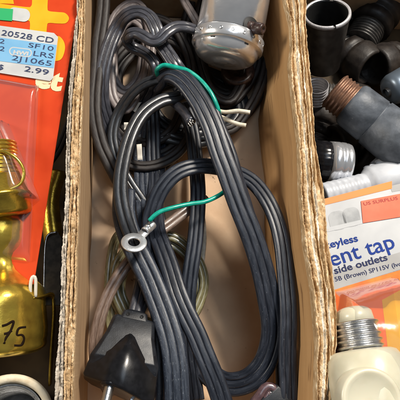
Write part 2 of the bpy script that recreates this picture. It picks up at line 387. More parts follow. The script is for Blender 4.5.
def flakes(name, tab1, tab2, m, parent, cnt, seed, size=.16):
    rnd = random.Random(seed); v = []; f = []
    for _ in range(cnt):
        py = rnd.uniform(-30, 430); u = rnd.random(); px = interp(tab1, py)*(1-u)+interp(tab2, py)*u
        c = at(px, py, RIM+rnd.uniform(-.08, .1)); a = rnd.uniform(0, 6.28); s_ = size*rnd.uniform(.3, 1)
        d = Vector((math.cos(a)*.5, math.sin(a), rnd.uniform(-.2,.6))).normalized(); e = d.cross(Vector((rnd.uniform(-1,1),rnd.uniform(-1,1),1))).normalized()
        b = len(v); k = 5
        for q in range(k):
            t_ = q/(k-1); wd = s_*.28*(1-t_*.6)*rnd.uniform(.6,1.3); p = c+d*s_*(t_-.5)*2+Vector((0,0,math.sin(t_*3)*s_*.2)); v += [p-e*wd*.5, p+e*wd*.5]
        for q in range(k-1): f.append((b+q*2, b+q*2+1, b+q*2+3, b+q*2+2))
    return obj(name, v, f, m, parent, True)
xl = at(LI[4][1], 200, RIM).x; xr = at(RI[6][1], 190, RIM).x; yb = at(200, 470, RIM).y; yt = at(200, -58, RIM).y-3
mid = thing('cardboard_box', ((xl+xr)/2, (yb+yt)/2, .02), 'middle cardboard box with frayed torn rim holding the black cords', 'box', 'open cardboard boxes side by side')
# floor, with the box's own thickness
def grid_floor(x0, x1, y0, y1, z, m, parent, name='floor', amp=.05):
    vs = []; fs = []; nx, ny = 40, 80
    for i in range(ny):
        for j in range(nx):
            x = x0+(x1-x0)*j/(nx-1); y = y0+(y1-y0)*i/(ny-1); vs.append((x, y, z+nz(x*.3, y*.2, 2, 3)*amp))
    for i in range(ny-1):
        for j in range(nx-1): fs.append((i*nx+j, i*nx+j+1, (i+1)*nx+j+1, (i+1)*nx+j))
    return obj(name, vs, fs, m, parent)
FZ = .3
grid_floor(xl-.6, xr+.9, yb-2, yt+3, FZ, M['card_floor'], mid)
torn_wall('side_wall', LM, LI, M['card_shade_tone'], M['torn'], mid, 3, 11, skin=M['card'], crush=.3, depth=.45, amp=.11, rough=.8, cols=44)
torn_wall('side_wall', RI, [(a, b-.6) for a, b in RM], M['card_shade_tone'], M['torn'], mid, 3, 47, skin=M['card'], crush=.1, depth=.75, amp=.10, rough=.6, cols=40, bulge=.16, pale=(.55,.85))
tag(MB().box(Vector(((xl+xr)/2, yt+3.3, 4.1)), Vector(((xr-xl)/2+.5,0,0)), Vector((0,.2,0)), Vector((0,0,3.9))).build('end_wall', M['card'], mid, smooth=False))  # far end wall, rim unseen, set close so its shadow darkens this end
MB().box(Vector(((xl+xr)/2, yb-2.3, 4.1)), Vector(((xr-xl)/2+.5,0,0)), Vector((0,.2,0)), Vector((0,0,3.9))).build('end_wall', M['card'], mid, smooth=False)
# crease on the right wall's inner face, shaped so the upper band catches light
tag(flakes('frayed_paper', LM, LI, M['torn'], mid, 260, 3, .09), kind='stuff'); tag(flakes('frayed_paper', RI, RM, M['torn'], mid, 260, 4, .09), kind='stuff')
lx0 = xl-15
left = thing('cardboard_box', ((lx0+xl-1)/2, (yb+yt)/2, .02), 'left cardboard box with grey torn liner, holding the brass parts and orange blister card', 'box', 'open cardboard boxes side by side')
grid_floor(lx0, xl-.7, yb-2, yt+3, FZ, M['shaded_card'], left)
torn_wall('side_wall', LO, [(a, b-.7) for a, b in LM], M['shaded_card'], M['torn_grey'], left, 2, 81, depth=.5, amp=.28, cols=14, crush=.2)
MB().box(Vector((lx0, (yb+yt)/2, 4.1)), Vector((.2,0,0)), Vector((0,(yt-yb)/2+2,0)), Vector((0,0,3.9))).build('side_wall', M['card'], left, smooth=False)
MB().box(Vector(((lx0+xl)/2-.6, yt+3.3, 4.1)), Vector(((xl-lx0)/2,0,0)), Vector((0,.2,0)), Vector((0,0,3.9))).build('end_wall', M['card'], left, smooth=False)
rx1 = xr+17
right = thing('cardboard_box', ((rx1+xr+1)/2, (yb+yt)/2, .02), 'right cardboard box holding the old sockets and the packaged current tap', 'box', 'open cardboard boxes side by side')
grid_floor(xr+.8, rx1, yb-2, yt+3, FZ, M['shaded_card'], right)
torn_wall('side_wall', [(a, b+.9) for a, b in RM], RO, M['card'], M['torn'], right, 3, 97, depth=.7, amp=.11, cols=28, crush=-.1, rough=.4, pale=(.1,.3), skin=M['shaded_card'])
MB().box(Vector((rx1, (yb+yt)/2, 4.1)), Vector((.2,0,0)), Vector((0,(yt-yb)/2+2,0)), Vector((0,0,3.9))).build('side_wall', M['card'], right, smooth=False)
MB().box(Vector(((rx1+xr)/2+.6, yt+3.3, 4.1)), Vector(((rx1-xr)/2,0,0)), Vector((0,.2,0)), Vector((0,0,3.9))).build('end_wall', M['card'], right, smooth=False)
tag(flakes('frayed_paper', RM, RO, M['torn'], right, 220, 5, .09), kind='stuff')
# ------------------------------------------------------------------ cords of the middle box
H3 = lobes(3, .21, .405); H3w = lobes(3, .235, .455); Z2 = lobes(2, .19, .33); Z2s = lobes(2, .16, .28); Z2l = lobes(2, .24, .42)
# heavy black ribbed cord with plug
root = thing('extension_cord', at(190, 300, FZ), 'heavy ribbed black power cord folded in long loops with a moulded plug', 'power cord')
b = MB()
A1 = [(136,140,1.8),(142,110,2.6),(150,94,3.7),(155,84,4.6),(168,74,5.6),(184,80,6.2),(199,100,6.5),(212,128,6.6),(226,165,6.5),(242,210,6.2),(258,255,5.8),(269,300,5.3),(272,335,4.7),(265,362,4.1),(248,380,3.6),(228,384,3.2),(212,377,2.8),(200,365,2.4)]
b.sweep(A1, lobes(3,.21,.43), seed=1, jitter=.05)
A2_ = [(163,100,3.6),(170,86,5.0),(184,86,5.7),(200,104,6.0),(216,134,6.1),(232,170,6.0),(247,215,5.5),(262,262,4.7),(276,310,3.9),(281,350,3.2),(284,400,2.4),(286,440,2)]
b.sweep([(176,94,4.9,0),(190,84,5.7,5),(205,98,6.0,10),(218,126,6.0,12),(231,160,5.8,10),(244,203,5.2,4),(261,258,4.5,0),(275,308,3.9,0),(282,352,3.3,0),(284,400,2.6,0),(286,440,2,0)], lobes(3,.17,.30), seed=2, jitter=.06)
b.sweep([(283,262,3.2),(286,310,2.9),(285,355,2.5),(279,400,2.2),(276,430,2)], lobes(2,.17,.30), seed=4, jitter=.05)
B1 = [(176,300,3.0),(160,262,3.6),(151,232,4.2),(153,208,4.6),(163,186,4.9),(180,171,5.0),(203,166,4.9),(228,170,4.7),(251,181,5.0),(268,202,5.4),(280,234,5.7),(286,275,5.8),(288,320,5.7),(288,365,5.3),(289,420,5.0)]
b.sweep(B1, lobes(3,.165,.32), seed=3, jitter=.04)
S2 = [(160,140,1.4),(157,180,2.2),(156,222,3.5),(163,248,4.3),(174,282,4.9),(186,312,5.2),(200,344,5.3),(214,378,5.3),(228,420,5.0)]
b.sweep(S2, lobes(3,.19,.36), seed=5, jitter=.06)
V = [(176,96,3.2),(186,112,3.3),(193,135,3.4),(196,165,3.5),(198,200,3.6),(196,235,3.6),(191,270,3.5),(188,310,3.2),(190,350,2.8),(196,400,2.4)]
b.sweep(V, lobes(3,.17,.31), seed=7, jitter=.04)
V2 = [(150,85,2.6),(152,110,2.4),(153,140,2.2),(154,175,2.0),(156,200,1.9),(160,240,1.9),(163,290,1.9)]
b.sweep(V2, lobes(3,.17,.31), seed=8, jitter=.04)
V3 = [(139,100,2.1),(139,130,2.0),(140,160,1.7),(143,190,1.5),(150,215,1.3),(158,250,1.2),(168,290,1.2)]
b.sweep(V3, lobes(3,.16,.3), seed=9, jitter=.04)
b.build('cable', M['heavy'], root)
b = MB()
S1 = [(176,98,4.9),(158,102,5.2),(141,116,5.4),(128,140,5.5),(121,168,5.5),(121,196,5.4),(126,222,5.2),(136,250,4.9),(150,278,4.8),(163,305,5.0),(172,335,5.2),(177,365,5.3),(178,400,5.2),(178,440,5)]
S1b = S1[7:]
b.sweep([(124,190,3.9),(124,214,4.3),(130,237,4.6),(140,258,4.9),(151,282,5.0),(162,308,5.2),(171,338,5.4),(176,368,5.5),(177,400,5.4),(177,440,5.2)], lobes(3,.22,.44), seed=11, jitter=.05)
b.sweep([(140,150,1.6),(143,195,2.4),(147,235,3.5),(155,270,4.0),(158,300,4.1),(163,335,4.2),(165,370,4.3),(164,410,4.3)], lobes(3,.19,.34), seed=12, jitter=.05)
b.build('cable', M['heavy_dusty'], root)
b = MB()
b.sweep([(196,92,4.6),(178,97,5.1),(160,101,5.3),(142,115,5.5),(129,140,5.6),(122,168,5.6),(121,196,5.5),(126,222,5.3),(135,245,4.9),(146,268,4.5)], lobes(2,.235,.40), seed=13, jitter=.03)
b.sweep([(190,92,4.9),(172,80,5.1),(152,81,4.8),(133,92,4.2),(119,112,3.4),(113,136,3.1),(118,160,2.9),(130,184,2.7),(146,208,2.5),(160,236,2.3)], lobes(2,.19,.33), seed=14, jitter=.04)
b.build('cable', M['smooth'], root)
# plug, nose towards the bottom edge of the photo and raised
pl_back = at(135, 316, 4.9); pl_nose = at(114, 408, 6.2)
ax = (pl_nose-pl_back).normalized(); sd = ax.cross(Vector((0,0,1))).normalized(); up = sd.cross(ax)
def ring(d, hw, top, bot, ridge=0.0, e=0.0):     # wedge-topped section; e pulls the front face back at one side
    return [pl_back+ax*(d+e*x/hw)+sd*x+up*y for x, y in ((-hw*.8,bot),(hw*.8,bot),(hw,bot*.5),(hw,top*.25),(hw*.5,top*.8),(hw*.12,top+ridge),(-hw*.12,top+ridge),(-hw*.5,top*.8),(-hw,top*.25),(-hw,bot*.5))]
plug = MB().loft([ring(1.15,.30,.55,-.4), ring(1.35,.62,.72,-.6,.05), ring(2.4,1.72,.98,-1.0,.18), ring(3.0,1.86,1.0,-1.1,.16), ring(3.95,1.92,1.02,-1.12,.06,-.42), ring(4.1,1.84,.94,-1.05,.02,-.42)]).build('plug', M['plug'], root, bevel=.17)
GX = -.45 if sd.x > 0 else .45
def flatr(d, hw, top, bot): return [pl_back+ax*d+sd*x+up*y for x, y in ((-hw,bot),(hw,bot),(hw,top*.7),(hw*.86,top),(-hw*.86,top),(-hw,top*.7))]
MB().loft([flatr(.25,1.08,.50,-.6), flatr(.4,1.16,.58,-.7), flatr(1.3,1.32,.62,-.8), flatr(2.6,1.80,.70,-.95), flatr(3.5,1.84,.10,-.95)]).build('grip', M['plug_dusty'], plug, bevel=.05)
MB().loft([[pl_back+ax*d+sd*x+up*y for x, y in rrect(0, 0, hw, hh, .18)] for d, hw, hh in ((-.2,.45,.38),(-.05,.66,.52),(.40,.78,.60),(.50,.72,.45))]).build('strain_relief', M['plug_dusty'], plug, bevel=.03)
for x in (-.38, .38):
    MB().lathe(pl_back+ax*.18+sd*x+up*.55, up, [(0,0),(.03,.07),(.05,.10)], 14).build('rivet', M['black'], plug)
g0 = pl_back+ax*3.3+up*.50+sd*GX
MB().lathe(g0, ax, [(0,.25),(1.9,.25),(2.1,.22),(2.2,.1),(2.21,0)], 24).build('ground_prong', M['steel'], plug)
MB().lathe(pl_back+ax*3.88+up*.50+sd*GX, ax, [(0,.5),(.12,.5),(.16,.40),(.1,.26)], 32).build('prong_collar', M['plug'], plug)
for x in (-.78, .62):
    MB().box(pl_back+ax*4.7+up*-.35+sd*x, ax*.9, sd*.08, up*.33).build('blade', M['steel'], plug, smooth=False, bevel=.02)
# cord leaving the plug
MB().sweep([(133,322,4.6),(137,303,4.2),(141,285,3.6),(144,262,2.9),(147,235,2.3),(150,215,2.0)], lobes(2,.20,.35), seed=15).sweep([(139,318,4.4),(150,295,3.8),(156,270,3.2)], circ(.17), seed=17).build('cable', M['smooth_grey'], root)
# cut end with bare strands
c0 = at(176,110,5.0); c1 = at(191,122,6.1)
cb = MB().sweep([(at(168,98,4.6),0),(at(178,106,5.0),0),(at(186,114,5.6),0),(c1,0)], circ(.31,18), raw=True, seed=19)
ce = cb.build('cut_end', M['smooth_grey'], root)
s = MB(); dd = (c1-at(186,114,5.6)).normalized()
for k in range(9):
    a = k*2.4; r_ = .05*math.sqrt(k)*1.3; X = dd.orthogonal().normalized(); Y = dd.cross(X)
    s.lathe(c1-dd*.1+X*r_*math.cos(a)+Y*r_*math.sin(a), dd+X*.2*math.cos(a)+Y*.2*math.sin(a), [(0,.036),(.24,.036),(.25,0)], 8)
s.build('bare_strands', M['copperwire'], ce)
# green ground wire with ring terminal
gw = thing('ground_wire', at(190,205,4), 'bright green ground wire ending in a flat silver ring terminal', 'wire')
g = MB().sweep([(149,221,6.0),(158,213,6.1),(172,208,6.1),(190,204,5.9),(204,202,5.7),(216,197,5.6),(225,191,5.5),(232,183,5.3),(238,172,5.0)], circ(.135,14), seed=1)
g.build('insulation', M['green'], gw)
R0 = at(134,242.5,6.1); dirw = (at(147,224,6.05)-R0).normalized(); nn = Vector((.05,.62,1)).normalized(); dirw = (dirw-nn*dirw.dot(nn)).normalized(); sw = dirw.cross(nn)
term = MB(); seg = 40; ro, ri, th = .72, .33, .09
rings_ = []
for (r_, h) in ((ri, -th/2), (ri, th/2), (ri+.03, th/2+.01), (ro-.04, th/2+.01), (ro, th/2-.02), (ro, -th/2), (ri, -th/2)): rings_.append((h, r_))
term.lathe(R0, nn, rings_, seg)
term.sweep([(R0+dirw*.62,0),(R0+dirw*.85+nn*.02,0),(R0+dirw*1.05+nn*.05,0)], [(-.26,-.05),(-.26,.05),(.26,.05),(.26,-.05)], raw=True, up=nn, step=.05)
tm = term.build('ring_terminal', M['tin'], gw)
cr = MB()
def dent(a, h): return 1-.16*math.exp(-((h-.42)/.1)**2)*(1 if math.cos(a) > .2 else 0)-.1*math.exp(-((h-.2)/.06)**2)
cr.lathe(R0+dirw*.98+nn*.08, dirw, [(0,.20),(.03,.26)]+[(.05+i*.03,.27) for i in range(24)]+[(.8,.25),(.8,.16)], 28, ref=nn, mod=dent)
cr.box(R0+dirw*1.28+nn*.34, dirw*.10, sw*.12, nn*.05)
cr.build('crimp_barrel', M['tin'], tm)
gt = MB().sweep([(158,76,5.0),(157,70,5.6),(163,65.5,5.9),(170,66,6.0),(178,68,6.1),(188,71,6.2),(200,80,6.2),(210,92,6.3),(216,104,6.2),(219,114,5.9),(220,124,5.3)], circ(.15,14), seed=2)
tag(gt.build('ground_wire', M['green']), 'green wire curving over the top of the ribbed cord bundle', 'wire')
# stripped cream ends
wt = thing('wire_ends', at(230,118,4), 'two cream stripped wire ends poking out right of the cord bundle', 'wire')
MB().sweep([(205,104,4.0),(214,109,4.3),(225,112,4.5),(238,111,4.7),(250,112.5,4.8)], circ(.13,12), seed=1, taper=lambda t:.7+.6*t if t<.8 else 1.1).build('wire', M['strand'], wt)
MB().sweep([(206,112,3.6),(216,115,3.8),(228,120,4.0),(238,124,4.1),(246,125.5,4.2)], circ(.14,12), seed=1).build('wire', M['strand'], wt)
# ------------------------------------------------------------------ lamp socket
P0 = at(224, 63, 5.0); P1 = at(243, -34, 6.6); axs = (P1-P0).normalized()
so = thing('lamp_socket', at(225,30,FZ), 'silver metal lamp socket with dark push switch beside the right wall', 'lamp socket')
sx = axs.cross(Vector((0,0,1))).normalized(); sup = sx.cross(axs)
K_ = 1.2
cap = MB().lathe(P0, axs, [(h*K_, r_*K_) for h, r_ in [(0,0),(.0,.55),(.05,.62),(.06,.85),(.08,1.15),(.16,1.40),(.30,1.60),(.48,1.73),(.68,1.80),(.76,1.82),(.80,1.95),(.84,1.98),(1.38,1.99),(1.44,1.93)]], 72)
cp = cap.build('cap', M['chrome'], so)
sh = MB().lathe(P0, axs, [(h*K_, r_*K_) for h, r_ in [(1.4,1.80),(1.42,1.86),(5.2,1.84),(5.3,1.9),(6.5,1.9),(6.5,1.7),(2.0,1.7)]], 72)
shell = sh.build('shell', M['chrome'], so)
for k in range(20):
    a = k*2*math.pi/20; d = sup*math.cos(a)+sx*math.sin(a)
    MB().lathe(P0+axs*1.13*K_+d*1.985*K_, d, [(-.02,.12),(.02,.11),(.03,.08),(.0,.05),(-.02,0)], 14).build('dimple', M['steel'], cp)
for k in range(6):
    a = k*2*math.pi/6+.5; d = sup*math.cos(a)+sx*math.sin(a); tt = axs.cross(d)
    MB().box(P0+axs*.70*K_+d*1.80*K_, axs*.05, tt*.16, d*.03).build('slot', M['black'], cp, smooth=False, bevel=.03)
# switch in its oval opening, on the side that faces right and up
def axhit(px, py):                               # point on the shell surface under a pixel
    d = (C2W @ Vector((px-200, py-200, F))).normalized(); o = cam_pos-P0
    dp = d-axs*d.dot(axs); op = o-axs*o.dot(axs); a = dp.dot(dp); b_ = 2*dp.dot(op); c = op.dot(op)-(1.86*K_)**2
    q = b_*b_-4*a*c
    return cam_pos+d*((-b_-math.sqrt(max(q,0)))/(2*a))
h0 = axhit(251, 27); hn = (h0-P0); hn = (hn-axs*hn.dot(axs)).normalized(); ht = axs.cross(hn)
MB().lathe(h0-hn*.10, hn, [(.12,.62),(.14,.60),(.13,0)], 30).build('switch_opening', M['black'], shell)  # black disc stands in for the dark of the opening
kd = (hn*.75+sx*.55-axs*.28).normalized()
if (at(270,40,6)-h0).dot(kd) < 0: kd = (hn*.75-sx*.55-axs*.28).normalized()
MB().lathe(h0-kd*.2, kd, [(0,.34),(.3,.34),(.34,.28),(.5,.28),(.52,.36),(1.05,.36),(1.12,.31),(1.13,.16),(1.05,.12),(1.05,0)], 20, mod=lambda a,h:1+.03*math.cos(a*10)).build('switch_knob', M['switch'], shell)
# its two conductor lead, hooked through the loop
ld = MB().sweep([(204,33,4.9),(196,30,5.4),(186,27,6.0),(176,27,6.3),(167,32,6.4),(159,39.5,6.3),(152,41,6.2),(144,36.5,6.2),(136,33,6.1),(129,35,5.9),(127,41,5.3),(132,47,4.9),(141,51,4.8),(150,57,4.9),(156,66,4.9),(158,78,4.4),(156,92,3.6)], lobes(2,.21,.36), seed=3)
ld.build('lead', M['smooth_grey'], so)
lp = MB().sweep([(122,150,1.6),(110,128,2.4),(102,100,3.4),(103,70,4.1),(109,46,4.4),(117,28,4.6),(126,16,5.3),(138,12,5.6),(149,17,5.7),(156,29,5.7),(160,42,5.5),(168,54,5.5),(176,66,5.5),(186,80,5.0),(196,95,4.2)], lobes(3,.18,.31), seed=4)
tag(lp.build('extension_cord', M['smooth_grey']), 'charcoal cord bent in a small loop, hooked by the lamp socket lead', 'cord')
# ------------------------------------------------------------------ other cords
tag(MB().sweep([(104,-40,4.4),(103,0,4.4),(100,40,4.2),(96,80,4.0),(95,115,3.8),(100,142,3.6),(109,162,3.4),(120,184,3.2),(134,205,2.2),(148,230,1.4),(163,260,1.0)], lobes(2,.24,.42), seed=5, jitter=.08).build('extension_cord', M['dim']), 'flat dark brown-black cord running along the left wall of the middle box', 'cord')
def coil(name, cx, cy, rx, ry, z, turns, sec, m, label, seed, spread=.12, rot=0, a_off=0, step=.3, cat='cord'):
    rnd = random.Random(seed); pts = []
    n = int(turns*14)
    for i in range(n+1):
        t_ = i/14; a = 2*math.pi*t_+a_off
        e = 1+spread*math.sin(t_*2.4+seed)+.05*rnd.uniform(-1,1)
        x = rx*e*math.cos(a); y = ry*(1+spread*math.cos(t_*1.9+seed))*math.sin(a); c, s_ = math.cos(rot), math.sin(rot)
        pts.append((cx+x*c-y*s_+rnd.uniform(-1,1), cy+x*s_+y*c+rnd.uniform(-1,1), z+.32*t_+.25*math.sin(a*1.0+seed)+rnd.uniform(-.05,.05), rnd.uniform(-20,20)))
    return tag(MB().sweep(pts, sec, seed=seed, step=step).build(name, m), label, cat)
coil('coiled_cord', 128, 56, 19, 44, 1.6, 5.5, Z2, M['taupe'], 'taupe two-strand cord coiled upright behind the charcoal loop', 3, .22, .12)
coil('coiled_cord', 158, 284, 42, 45, .8, 4.6, Z2s, M['olive'], 'olive translucent lamp cord coiled on the box floor behind the plug', 5, .1, 0)
coil('coiled_cord', 150, 95, 42, 62, .6, 6.0, Z2, M['dim'], 'dull black cord coil added deep under the crossing cords', 8, .25, .1)  # this and the next two coils are added to keep the floor dark
coil('coiled_cord', 226, 40, 34, 70, .6, 6.5, Z2, M['dim'], 'dull black cord coil added in shadow under the lamp socket', 9, .3, .05)
coil('coiled_cord', 190, 105, 46, 32, .6, 3.5, Z2l, M['smooth'], 'glossy black cord coil added low beneath the ribbed bundle', 12, .2, .1)
tag(MB().sweep([(205,196,2.6),(190,208,2.9),(172,222,3.1),(155,235,3.3),(137,253,3.5),(120,274,3.6),(106,300,3.6),(98,326,3.5),(95,350,3.2),(99,372,2.7),(112,395,2.0)], lobes(2,.20,.34), seed=21).build('thin_cord', M['brown']), 'brown glossy lamp cord curving down left of the black plug', 'cord')
tag(MB().sweep([(150,222,1.0),(132,228,1.3),(118,236,1.6),(112,254,2.0),(109,290,1.9),(112,330,1.6),(125,380,1.1)], Z2s, seed=23).build('thin_cord', M['olive']), 'thin olive lamp cord upright beneath the brown cord', 'cord')
tag(MB().sweep([(175,-25,3.6),(184,0,3.8),(191,12,4.0),(198,24,3.8),(206,40,3.0)], Z2s, seed=25).build('thin_cord', M['taupe']), 'thin taupe cord entering from the top, left of the lamp socket', 'cord')
tag(MB().sweep([(192,128,1.6),(196,160,1.9),(199,200,2.0),(203,235,1.5),(200,270,1.0)], lobes(2,.13,.22), seed=26).build('thin_cord', M['strand']), 'thin cream cord lying low beneath the upright black strand', 'cord')
# second plug at the bottom right corner of the middle box
p2 = thing('power_plug', at(282,398,1), 'black cord plug with worn edges in the lower right corner of the box', 'plug')
q0 = at(300,383,4.6); q1 = at(270,420,4.4); ax2 = (q1-q0).normalized(); s2 = ax2.cross(Vector((0,0,1))).normalized(); u2 = s2.cross(ax2)
MB().loft([[q0+ax2*d+s2*x+u2*y for x, y in rrect(0,0,hw,hh,.2)] for d, hw, hh in ((-.1,.45,.35),(.1,.62,.5),(.9,.75,.55),(1.0,1.1,.75),(2.2,1.25,.85))]).build('body', M['plug_dusty'], p2, bevel=.05)
MB().sweep([(q0+ax2*.1,0),(at(296,372,4.1),0),(at(294,345,3.4),0),(at(295,300,2.8),0),(at(292,250,2.4),0)], lobes(2,.17,.3), raw=True, seed=31).build('cable', M['heavy'], p2)
r0 = at(262,384,4.6)
tag(MB().sweep([(252,410,4.9),(262,398,5.0),(268,390,5.0),(276,396,5.0),(284,410,4.6)], lobes(2,.24,.4), seed=33).build('thin_cord', mat('maroon_black_vinyl', (.05,.028,.034), .22, col2=(.10,.06,.065), nscale=2, coat=.4)), 'glossy maroon-black cord bend at the bottom edge of the box', 'cord')
# small paper tags
for (x, y, w_, h_, z, a) in ((139.5,152,3.0,9,3.3,4),(135,105,5,7,2.9,-35),(126,126,2.6,4,2.8,0)):
    c = at(x, y, z); X = Vector((math.cos(math.radians(a)), math.sin(math.radians(a)), .1)); Y = Vector((-X.y, X.x, .15))
    k = z
    v = []; nu = 6
    for i in range(nu):
        for j in range(nu):
            u_, v_ = i/(nu-1)-.5, j/(nu-1)-.5; v.append(c+X*u_*w_*.11+Y*v_*h_*.11+Vector((0,0,.1*math.sin(v_*5))))
    f = [(i*nu+j, (i+1)*nu+j, (i+1)*nu+j+1, i*nu+j+1) for i in range(nu-1) for j in range(nu-1)]
    o = obj('paper_tag', v, f, M['paper']); md = o.modifiers.new('t', 'SOLIDIFY'); md.thickness = .02
    tag(o, {139.5:'tall cream paper tag between the upright black strands', 135:'tilted cream paper tag below the taupe coil', 126:'tiny cream paper scrap inside the dark cord arc'}[x], 'tag')
# ------------------------------------------------------------------ LEFT BOX: blister card
cA = at(79,0,7.6); cB = at(30,305,5.6); cC = at(-60,0,6.6)
pc = thing('blister_pack', at(20,150,4), 'red-orange blister card with yellow letters and blue price sticker', 'package')
SH = Sheet(cA, (cA-cC), (cA-cB))
card = SH.patch([(86,-45),(79,0),(36,270),(30,305),(-70,290),(-70,-45)], 0, 'card', M['orange'], pc, th=.06)
card_up = (SH.pt(79,0)-SH.pt(36,270)).normalized()
# yellow t: upright and crossbar
SH.soft([(32,-12),(33,-14),(47,-14),(48,-12),(48,-4),(47.5,8),(49,11),(57,12),(65,13),(69,18),(66,23),(58,23.5),(49,23),(47,26),(46.5,40),(49,44),(57,36),(63,40),(65,48),(62,58),(56,61),(44,60),(34,56),(29,45),(30,24),(28,20.5),(22,19),(-5,15),(-6,14),(-6,4),(-5,3),(26,7),(31,6),(32,2)], .02, 'yellow_letter', M['yellow'], pc)
SH.patch([(-8,-6),(12,-6),(14,4),(-8,3)], .02, 'yellow_letter', M['yellow'], pc)
SH.text('et', (34,86), (61,90.5), 1.15, .02, M['cream'], pc, 'cream_lettering', bold=.05)
SH.patch([(-10,7),(13,9),(12,21),(-10,19)], .06, 'green_mark', M['greenprint'], pc)
SH.patch(rrect(19,14.5,11,6.5,6,8), .04, 'oval_mark', M['sticker'], pc)
# price sticker
stk = SH.patch([(-12,24),(54,33),(58,37),(53,78),(50,81),(-12,71)], .10, 'price_sticker', M['sticker'], pc, th=.03)
SH.patch([(-12,36),(56.5,45),(53.5,68),(-12,59.5)], .115, 'blue_band', M['sticker_blue'], stk, th=.01)
def pt_text(s_, p0, p1, h, **k): SH.text(s_, p0, p1, h, .125, M['ink'], stk, 'price_lettering', **k)
pt_text('20528 CD', (1,35), (53,43), .36)
pt_text('2', (-1,43), (4,43.8), .30); pt_text('SF10', (28,47), (53,51), .30)
pt_text('2', (-1,50.5), (4,51.3), .30); pt_text('LRS', (33,55.5), (53,58.5), .32)
pt_text('2J1065', (11.5,60), (51,66), .33); pt_text('$', (-2,69), (3,69.6), .32)
pt_text('2.99', (24,71), (48,75), .34)
SH.patch(rrect(20.5,52,11.5,4.3,4.2,7), .122, 'oval_logo', M['sticker'], stk, th=.006)
SH.patch(rrect(20.5,52,10.3,3.3,3.2,7), .125, 'oval_logo_field', M['sticker_blue'], stk, th=.006)
SH.text('HWI', (13,53.8), (28,55.6), .24, .13, M['sticker'], stk, 'logo_lettering', bold=.05)
# blister bubble: a rounded box of clear plastic rising from the card
def bubble(sheet, quad, hgt, parent, name='blister', rnd=.25, n=22, inset=.12, shape=None):
    a, b_, c, d = [sheet.pt(*q, .03) for q in quad]; vs = []; fs = []
    for i in range(n):
        for j in range(n):
            u_, v_ = i/(n-1), j/(n-1); p = (a*(1-u_)+b_*u_)*(1-v_)+(d*(1-u_)+c*u_)*v_
            e = min(u_, 1-u_, v_, 1-v_)/rnd; e = min(1, e); h = hgt*math.sqrt(max(0, 1-(1-e)**2))
            if shape: h *= shape(u_, v_)
            vs.append(p+sheet.n*(.03+h*(1+.025*nz(p.x*.5, p.y*.5, 3, 2))))
    for i in range(n-1):
        for j in range(n-1): fs.append((i*n+j, (i+1)*n+j, (i+1)*n+j+1, i*n+j+1))
    o = obj(name, vs, fs, M['blister'], parent); return o
bubble(SH, [(-45,70),(39,86),(30,262),(-60,250)], .45, pc, rnd=.10, n=50)
bubble(SH, [(-30,118),(9,124),(40,200),(-30,245)], 1.7, pc, rnd=.22, n=30)
# brass part inside the blister
bp_ = at(2,160,6.9); 
bi = thing('brass_socket', at(5,200,5.2), 'yellow brass threaded ring inside the clear blister', 'lamp part')
axb = (at(-2,150,7.0)-at(8,215,6.3)).normalized()
prof = []
for k in range(60):
    h = k*.06; prof.append((h, 1.55+.05*math.sin(k*.9)))
BP = at(2,218,6.2)
MB().lathe(BP, axb, [(0,0),(0,1.3),(.1,1.55),(.25,1.62),(1.0,1.62),(1.05,1.72),(1.2,1.74),(1.3,1.6),(2.2,1.5),(2.3,1.3)], 64).build('shell', M['brass_dark'], bi)
MB().lathe(BP+axb*2.3, axb, [(h*.5, r_*.85) for h, r_ in prof]+[(1.8,1.0),(1.8,0)], 64).build('threaded_body', M['brass'], bi)
ar = MB().sweep([(-6,150,7.9),(6,152,8.0),(18,160,7.9),(24,172,7.7),(20,184,7.6),(6,190,7.7),(-8,190,7.8)], circ(.09,10))
ar.build('wire_ring', M['brass'], bi)
# lumpy brass shell with 75 in marker
def lump(name, cx, cy, z, rx, ry, rz, m, parent, seed, amp=.15, seg=48, freq=.8):
    c = at(cx, cy, z); vs = []; fs = []
    for i in range(seg//2+1):
        th_ = math.pi*i/(seg//2)
        for j in range(seg):
            ph = 2*math.pi*j/seg; d = Vector((math.sin(th_)*math.cos(ph), math.sin(th_)*math.sin(ph), math.cos(th_)))
            r_ = 1+amp*nz(d.x*freq*2, d.y*freq*2, d.z*freq*2+seed, 4)
            vs.append(c+Vector((d.x*rx, d.y*ry, d.z*rz))*r_)
    for i in range(seg//2):
        for j in range(seg): fs.append((i*seg+j, (i+1)*seg+j, (i+1)*seg+(j+1) % seg, i*seg+(j+1) % seg))
    return obj(name, vs, fs, m, parent)
bs = thing('brass_socket', at(12,310,FZ), 'crumpled golden brass lamp shell marked 75 in black', 'lamp part')
def flat_lump(name, outline, z, thick, m, parent, seed):   # outline in px at height z, domed
    w_ = [at(x, y, z) for x, y in outline]; c = sum(w_, Vector())/len(w_); K = 14; vs = []; fs = []; n = len(w_)
    # smooth outline
    pp = resample([(p,0) for p in w_], .15, True); w_ = [p for p, _ in pp]; n = len(w_)
    for sgn in (1,):
        for k in range(K):
            t_ = k/(K-1); rr_ = math.sin(t_*math.pi/2); hh = math.cos(t_*math.pi/2)**.8
            for p in w_:
                q = c+(p-c)*rr_; vs.append(Vector((q.x, q.y, z+thick*hh+.16*nz(q.x*.9, q.y*.9, seed, 4)*(1 if t_ < .95 else 0))))
    for p in w_: vs.append(Vector((c.x+(p.x-c.x)*.8, c.y+(p.y-c.y)*.8, z-2.2)))
    K += 1
    for k in range(K-1):
        for i in range(n):
            j = (i+1) % n; fs.append((k*n+i, (k+1)*n+i, (k+1)*n+j, k*n+j))
    return obj(name, vs, fs, m, parent)
B0 = at(0,352,4.4); B1_ = at(2,225,5.2); axs2 = (B1_-B0).normalized(); Lb = (B1_-B0).length
kk = Lb/127
